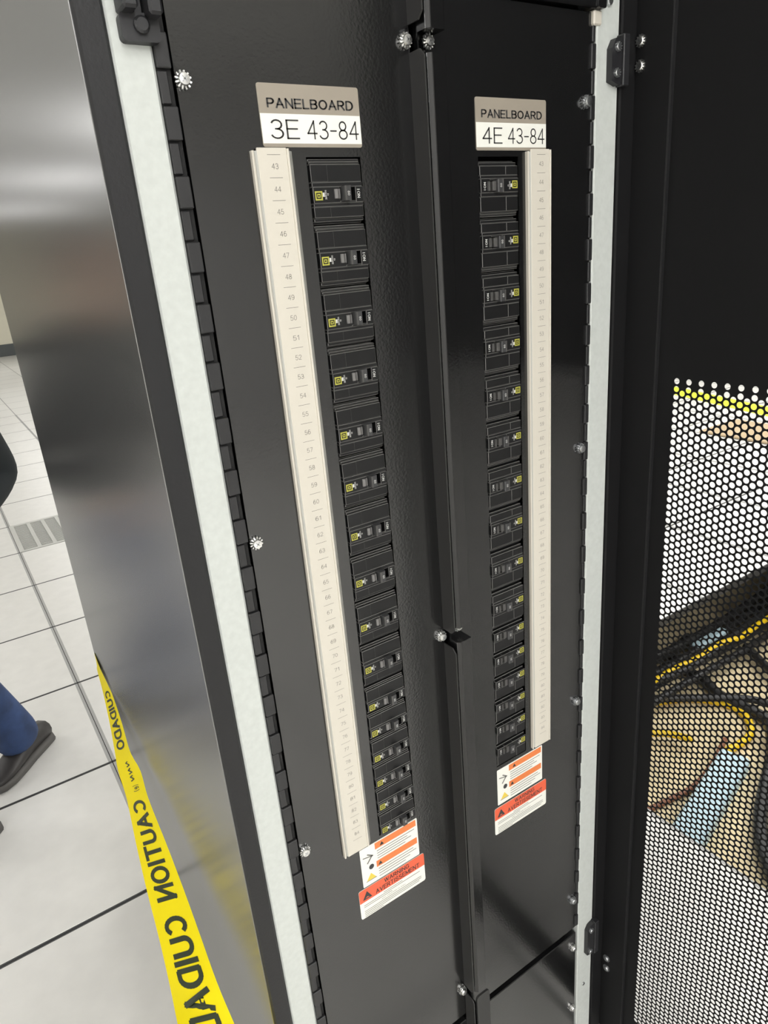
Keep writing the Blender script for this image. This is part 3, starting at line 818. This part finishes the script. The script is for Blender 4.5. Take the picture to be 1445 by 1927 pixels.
for i in range(NS + 1):
    for k in range(NV + 1): vv.append(tape_pt(S[-1] * i / NS, k / NV))
for i in range(NS):
    for k in range(NV):
        n = i * (NV + 1) + k; ff.append((n, n + 1, n + NV + 2, n + NV + 1))
b.add(vv, ff, 'tape')
tape = thing('caution_tape', 'yellow caution tape stretched from behind the cabinet, lettering seen from its back', 'tape', (-.25, .3, ZF))
o = b.build('tape_film', tape, smooth=True, fix=False)
eye = Vector((cam.location.x, cam.location.y, cam.location.z - H))
def tape_text(body, s0, s1, v0, v1, mb, bold=.215, shear=.25):
    v, f = text_poly(body, bold); lo, hi = v.min(0), v.max(0); u = (v - lo) / (hi - lo)
    L = s1 - s0; pts = []
    for a, c in u:
        s = s0 + a * L + shear * (c - .5) * (v1 - v0) * .08
        p = tape_pt(s, v0 + c * (v1 - v0))
        ds = tape_pt(s + .004, .5) - tape_pt(s - .004, .5); dv = tape_pt(s, 1) - tape_pt(s, 0)
        nrm = ds.cross(dv).normalized()
        if nrm.dot(eye - p) < 0: nrm = -nrm
        pts.append(p + nrm * .0006)
    mb.add(pts, f, 'tapeink')
def s_at_y(y):      # arc length where the centre line has this world y
    for i in range(3, len(CL) - 1):
        if CL[i].y >= y >= CL[i + 1].y: return S[i] + (S[i + 1] - S[i]) * (CL[i].y - y) / (CL[i].y - CL[i + 1].y)
W1 = [('CUIDADO', .875, .690), ('CAUTION', .548, .328), ('CUIDADO', .300, .060), ('CAUTION', -.04, -.24)]
for wd, ya_, yb_ in W1:
    t = MB(); tape_text(wd, s_at_y(ya_), s_at_y(yb_), .20, .80, t); t.build('tape_lettering', tape, fix=False)
t = MB(); tape_text('(e)', s_at_y(.585), s_at_y(.570), .25, .55, t, .12); tape_text('~~~', s_at_y(.655), s_at_y(.595), .35, .55, t, .12)
t.build('maker_mark', tape, fix=False)

# ================================================================== OPEN FLOOR: CABLES
ZS = ZF - .45
def smooth_path(P, n=8):
    P = [Vector(p) for p in P]; out = []
    for i in range(len(P) - 1):
        for k in range(n): out.append(cat(P, i, k / n))
    out.append(P[-1]); return out
LIFT = 0.0
def cable(name, pts, r, m, label, group=None, z=None):
    b = MB(); b.tube(smooth_path([(p[0], p[1], ((ZS + r + LIFT) if len(p) < 3 else ZS + p[2])) for p in pts]), r, m, 8)
    return tag(b.build(name, smooth=True), label, 'cable', group)
g = 'yellow cables under the open floor'
cable('power_cable', [(1.30, .74), (1.60, .93), (1.90, 1.00), (2.14, .92), (2.25, .78), (2.235, .67), (2.13, .595), (1.97, .60)], .016, 'yellowcable', 'yellow cable bent in an arc across the beige slab', g)
LIFT = .036
cable('power_cable', [(1.25, 1.02), (1.62, .93), (1.83, .81), (1.90, .70)], .014, 'yellowcable', 'yellow cable nearest the tile edge on the slab', g)
cable('power_cable', [(1.80, .99, .13), (1.99, .973, .14), (2.14, .970, .145), (2.32, .955, .145), (2.49, .960, .145), (2.61, .935, .145), (2.81, .950, .14), (3.0, .96, .13)], .014, 'yellowcable', 'yellow cable over the black bundle along the far side of the floor opening', g)
LIFT = 0.0
g = 'black cables under the open floor'
rs = random.Random(3)
for k in range(7):
    y0 = .98 + .035 * k; zz = .06 + .03 * (k % 3)
    cable('black_cable', [(1.2, y0 + .15, zz), (1.7, y0 + rs.uniform(-.05, .08), zz), (2.2, y0 - .04 + rs.uniform(-.08, .04), zz + .02), (2.8, y0 - .05, zz), (3.4, y0, zz)], .017, 'blackcable', 'black cable of the bundle along the far edge of the floor opening', g)
cable('black_cable', [(1.9, 1.05, .05), (2.15, .86, .05), (2.34, .66, .05), (2.28, .40, .05), (2.05, .20, .04), (1.7, .02, .04)], .017, 'blackcable', 'black cable curling across the slab beside the yellow arc')
cable('black_cable', [(2.7, .95, .05), (2.55, .70, .05), (2.42, .42, .05), (2.2, .1, .04)], .02, 'blackcable', 'thick black cable behind the pale blue duct')
cable('brown_cable', [(1.30, .63, .012), (1.55, .585, .012), (1.71, .565, .014), (1.86, .585, .03), (2.02, .635, .03)], .011, 'browncable', 'brown cable lying on the slab beside the pale blue duct')
cable('black_cable', [(2.60, 1.20, .03), (2.36, 1.12, .03), (2.32, .93, .03), (2.275, .82, .03), (2.275, .70, .03), (2.26, .585, .03), (2.16, .47, .03)], .024, 'blackcable', 'thick black cable running round the outside of the yellow arc')
cable('black_cable', [(2.20, .55, .075), (2.06, .46, .05), (1.91, .40, .03), (1.75, .33, .03), (1.62, .25, .03), (1.53, .16, .03)], .026, 'blackcable', 'thick black cable running down beside the right edge of the duct')
b = MB(); b.prism([(ZS * 0 + a, c) for a, c in [(-.055, 0), (.055, 0), (.055, .05), (.045, .06), (-.045, .06), (-.055, .05)]], 'x', 0, .56, 'bluepipe')
dvec = Vector((-.48, -.12, 0)).normalized(); nvec = Vector((-dvec.y, dvec.x, 0))
b.v = [tuple(Vector((1.94, .545, ZS)) + dvec * p[0] + nvec * p[1] + Vector((0, 0, p[2]))) for p in b.v]
tag(b.build('air_duct'), 'pale blue flat duct lying on the beige slab', 'duct')
b = MB(); b.box(2.42, 2.66, 1.02, 1.07, ZS + .10, ZS + .13, 'bluepipe', .01); tag(b.build('air_duct'), 'pale blue duct piece near the black cables', 'duct')
b = MB(); ta, tb = Vector((6.35, 4.75, ZF)), Vector((5.55, 2.05, ZF)); d = (tb - ta).normalized(); n = Vector((-d.y, d.x, 0)) * .13
up = Vector((0, 0, .0016)); lo_ = Vector((0, 0, .0002))
b.add([ta + n + lo_, ta - n + lo_, tb - n + lo_, tb + n + lo_, ta + n + up, ta - n + up, tb - n + up, tb + n + up], [(0, 1, 2, 3), (4, 5, 6, 7), (0, 1, 5, 4), (1, 2, 6, 5), (2, 3, 7, 6), (3, 0, 4, 7)], 'floortape')
tag(b.build('floor_tape'), 'lime yellow marking tape on the floor beyond the perforated door', 'tape')
b = MB(); b.box(4.75, 5.25, 1.95, 2.60, ZF + .0005, ZF + .02, 'card', .004); tag(b.build('cardboard_sheet'), 'flat cardboard sheet lying on the floor beside the lime tape', 'cardboard')

# ================================================================== PERSON
fv = Vector((-.69, -.72, 0)).normalized(); lv = Vector((.72, -.69, 0)).normalized()
person = thing('person', 'person in blue jeans, dark jacket and dark shoes walking past the cabinet', 'person', (-.43, 1.63, ZF))
B0 = Vector((-.44, 1.64, ZF))
def P(f, l, z): return B0 + fv * f + lv * l + Vector((0, 0, z))
def skin_mesh(name, pts, edges, rad, m, root=0, sub=1, parent=person):
    me = bpy.data.meshes.new(name); og = pts[root]
    me.from_pydata([tuple(p - og) for p in pts], edges, [])
    ob = bpy.data.objects.new(name, me); COL.objects.link(ob)
    ob.modifiers.new('s', 'SKIN'); md = ob.modifiers['s']; md.use_smooth_shade = True
    sv = me.skin_vertices[0].data
    for i, r in enumerate(rad):
        r = r if isinstance(r, tuple) else (r, r); sv[i].radius = r; sv[i].use_root = (i == root)
    sm = ob.modifiers.new('u', 'SUBSURF'); sm.levels = sub; sm.render_levels = sub
    bpy.context.view_layer.update()
    m2 = bpy.data.meshes.new_from_object(ob.evaluated_get(bpy.context.evaluated_depsgraph_get()))
    bpy.data.objects.remove(ob)
    m2.name = name; m2.materials.clear(); m2.materials.append(M[m])
    m2.polygons.foreach_set('use_smooth', [True] * len(m2.polygons)); m2.polygons.foreach_set('material_index', [0] * len(m2.polygons))
    o = bpy.data.objects.new(name, m2); COL.objects.link(o); o.parent = parent
    wl = og + Vector((0, 0, H)); o.location = wl - WORLD[parent.name]; WORLD[o.name] = wl
    return o
hipR, hipL = P(-.02, -.09, .88), P(.0, .09, .88)
ankR, ankL = Vector((-.345, 1.80, ZF + .10)), Vector((-.555, 1.43, ZF + .10))
kneR, kneL = (hipR + ankR) / 2 + fv * .05 + Vector((-.05, -.02, 0)), (hipL + ankL) / 2 + fv * .06
chest, neck = P(.03, 0, 1.28), P(.05, 0, 1.44)
shL, shR = P(.02, .19, 1.37), P(.04, -.19, 1.37)
elL, elR = Vector((-.208, 1.665, ZF + 1.035)), P(.10, -.25, 1.10)
wrL, wrR = P(.10, .20, .95), P(.32, -.20, 1.02)
pts = [P(0, 0, .92), P(.01, 0, 1.08), chest, neck, P(.075, 0, 1.55), P(.085, 0, 1.63), P(.08, 0, 1.70),
       shL, elL, wrL, shR, elR, wrR, hipL, kneL, ankL, hipR, kneR, ankR, P(.175, 0, 1.585)]
ed = [(0, 1), (1, 2), (2, 3), (3, 4), (4, 5), (5, 6), (2, 7), (7, 8), (8, 9), (2, 10), (10, 11), (11, 12), (0, 13), (13, 14), (14, 15), (0, 16), (16, 17), (17, 18), (4, 19)]
rad = [(.12, .09), (.115, .085), (.13, .09), .056, (.074, .088), (.082, .100), (.062, .080), .05, .036, .025, .05, .036, .025, .075, .052, .036, .075, .052, .036, .012]
def hand(wr, dirv, side, curl):
    n0 = pts.index(wr)
    dirv = dirv.normalized(); sd = side.normalized(); dn = dirv.cross(sd).normalized()
    palm = wr + dirv * .05; pts.append(palm); rad.append((.030, .016)); ip = len(pts) - 1; ed.append((n0, ip))
    for k, ln in enumerate((.070, .078, .073, .058)):
        off = sd * ((k - 1.5) * .019)
        p1 = palm + off + dirv * .045; p2 = p1 + dirv * ln * .5 + dn * curl * ln * .25; p3 = p2 + dirv * ln * .35 + dn * curl * ln * .45
        i = len(pts); pts.extend([p1, p2, p3]); rad.extend([.0092, .0082, .0070]); ed.extend([(ip, i), (i, i + 1), (i + 1, i + 2)])
    p1 = palm - sd * .038 - dirv * .012; p2 = p1 - sd * .018 + dirv * .026; p3 = p2 + dirv * .024
    i = len(pts); pts.extend([p1, p2, p3]); rad.extend([.011, .0092, .008]); ed.extend([(ip, i), (i, i + 1), (i + 1, i + 2)])
hand(wrL, wrL - elL, fv.cross((wrL - elL)).normalized() * -1, .8); hand(wrR, wrR - elR, fv.cross((wrR - elR)).normalized() + lv * .3, .8)
skin_mesh('body', pts, ed, rad, 'skin', sub=2)
jp = [P(0, 0, .96), P(0, 0, .88), hipL + Vector((0, 0, -.02)), kneL, ankL + Vector((0, 0, .03)), hipR + Vector((0, 0, -.02)), kneR, ankR + Vector((-.065, -.050, .15)), ankR + Vector((-.022, -.018, -.048))]
jp[4] = ankL + Vector((0, 0, -.02))
o = skin_mesh('jeans', jp, [(0, 1), (1, 2), (2, 3), (3, 4), (1, 5), (5, 6), (6, 7), (7, 8)], [(.165, .125), (.165, .125), .098, .080, .076, .098, .080, .066, (.088, .084)], 'denim', sub=2); o['label'] = 'blue denim jeans'
kp = [P(0, 0, .80), P(.01, 0, 1.02), chest, P(.05, 0, 1.475), shL, elL, wrL - (wrL - elL).normalized() * .01, shR, elR, wrR - (wrR - elR).normalized() * .01]
o = skin_mesh('jacket', kp, [(0, 1), (1, 2), (2, 3), (2, 4), (4, 5), (5, 6), (2, 7), (7, 8), (8, 9)], [(.180, .14), (.165, .13), (.18, .13), .072, .082, .066, .042, .082, .062, .042], 'jacket', sub=2); o['label'] = 'dark jacket'
def shoe(ank, yaw_f, name='shoe'):
    f_ = yaw_f.normalized(); s_ = Vector((-f_.y, f_.x, 0)); base = Vector((ank.x, ank.y, ZF))
    secs = [(-.085, .020, .075, .075), (-.075, .034, .085, .085), (-.03, .037, .100, .098), (.03, .038, .105, .090), (.09, .044, .075, .070), (.145, .046, .058, .055), (.185, .036, .048, .046), (.205, .016, .036, .034)]
    def loft(prof, m, nm):
        b = MB(); n = 10; v = []; ff = []
        for t_, w2, hz, _ in secs:
            for k in range(n):
                a = 2 * math.pi * k / n
                v.append(base + f_ * t_ + prof(w2, hz, a, s_))
        for i in range(len(secs) - 1):
            for k in range(n): ff.append((i * n + k, i * n + (k + 1) % n, (i + 1) * n + (k + 1) % n, (i + 1) * n + k))
        ff.append(tuple(range(n))); ff.append(tuple(range(len(v) - 1, len(v) - n - 1, -1)))
        b.add(v, ff, m); return b
    up = loft(lambda w2, hz, a, s: s * (w2 * math.copysign(abs(math.cos(a)) ** .7, math.cos(a))) + Vector((0, 0, .022 + (hz - .022) * (.5 + .5 * math.sin(a)))), 'shoe', name)
    so = loft(lambda w2, hz, a, s: s * ((w2 + .005) * math.copysign(abs(math.cos(a)) ** .5, math.cos(a))) + Vector((0, 0, .015 + .0145 * math.copysign(abs(math.sin(a)) ** .5, math.sin(a)))), 'sole', 'sole')
    o = up.build(name, person, smooth=True); so.build('sole', o, smooth=True)
shoe(ankR, Vector((-.69, -.72, 0))); shoe(ankL, Vector((-.72, -.69, 0)))
# head details
b = MB(); hc = P(.075, 0, 1.635)
b.lathe([(.03, .082), (.062, .066), (.086, .030), (.094, -.01), (.090, -.05), (.070, -.085)], hc - fv * .022, (0, 0, 1), 'hair', 16); b.build('hair', person, smooth=True)
for s_ in (-1, 1):
    b = MB(); b.lathe([(.003, -.010), (.008, -.004), (.008, .002), (.003, .006)], P(.160, s_ * .030, 1.622), fv, 'eye', 10)
    b.lathe([(.0042, .0045), (.0042, .0066)], P(.160, s_ * .030, 1.622), fv, 'ink', 8); b.build('eye', person, smooth=True)
    b = MB(); b.lathe([(.010, -.006), (.022, 0), (.016, .008)], P(.06, s_ * .088, 1.60), lv * s_, 'skin', 10); b.build('ear', person, smooth=True)
b = MB(); b.lathe([(.004, -.024), (.008, -.01), (.009, 0), (.008, .01), (.004, .024)], P(.158, 0, 1.545), lv, 'lips', 8); b.build('mouth', person, smooth=True)
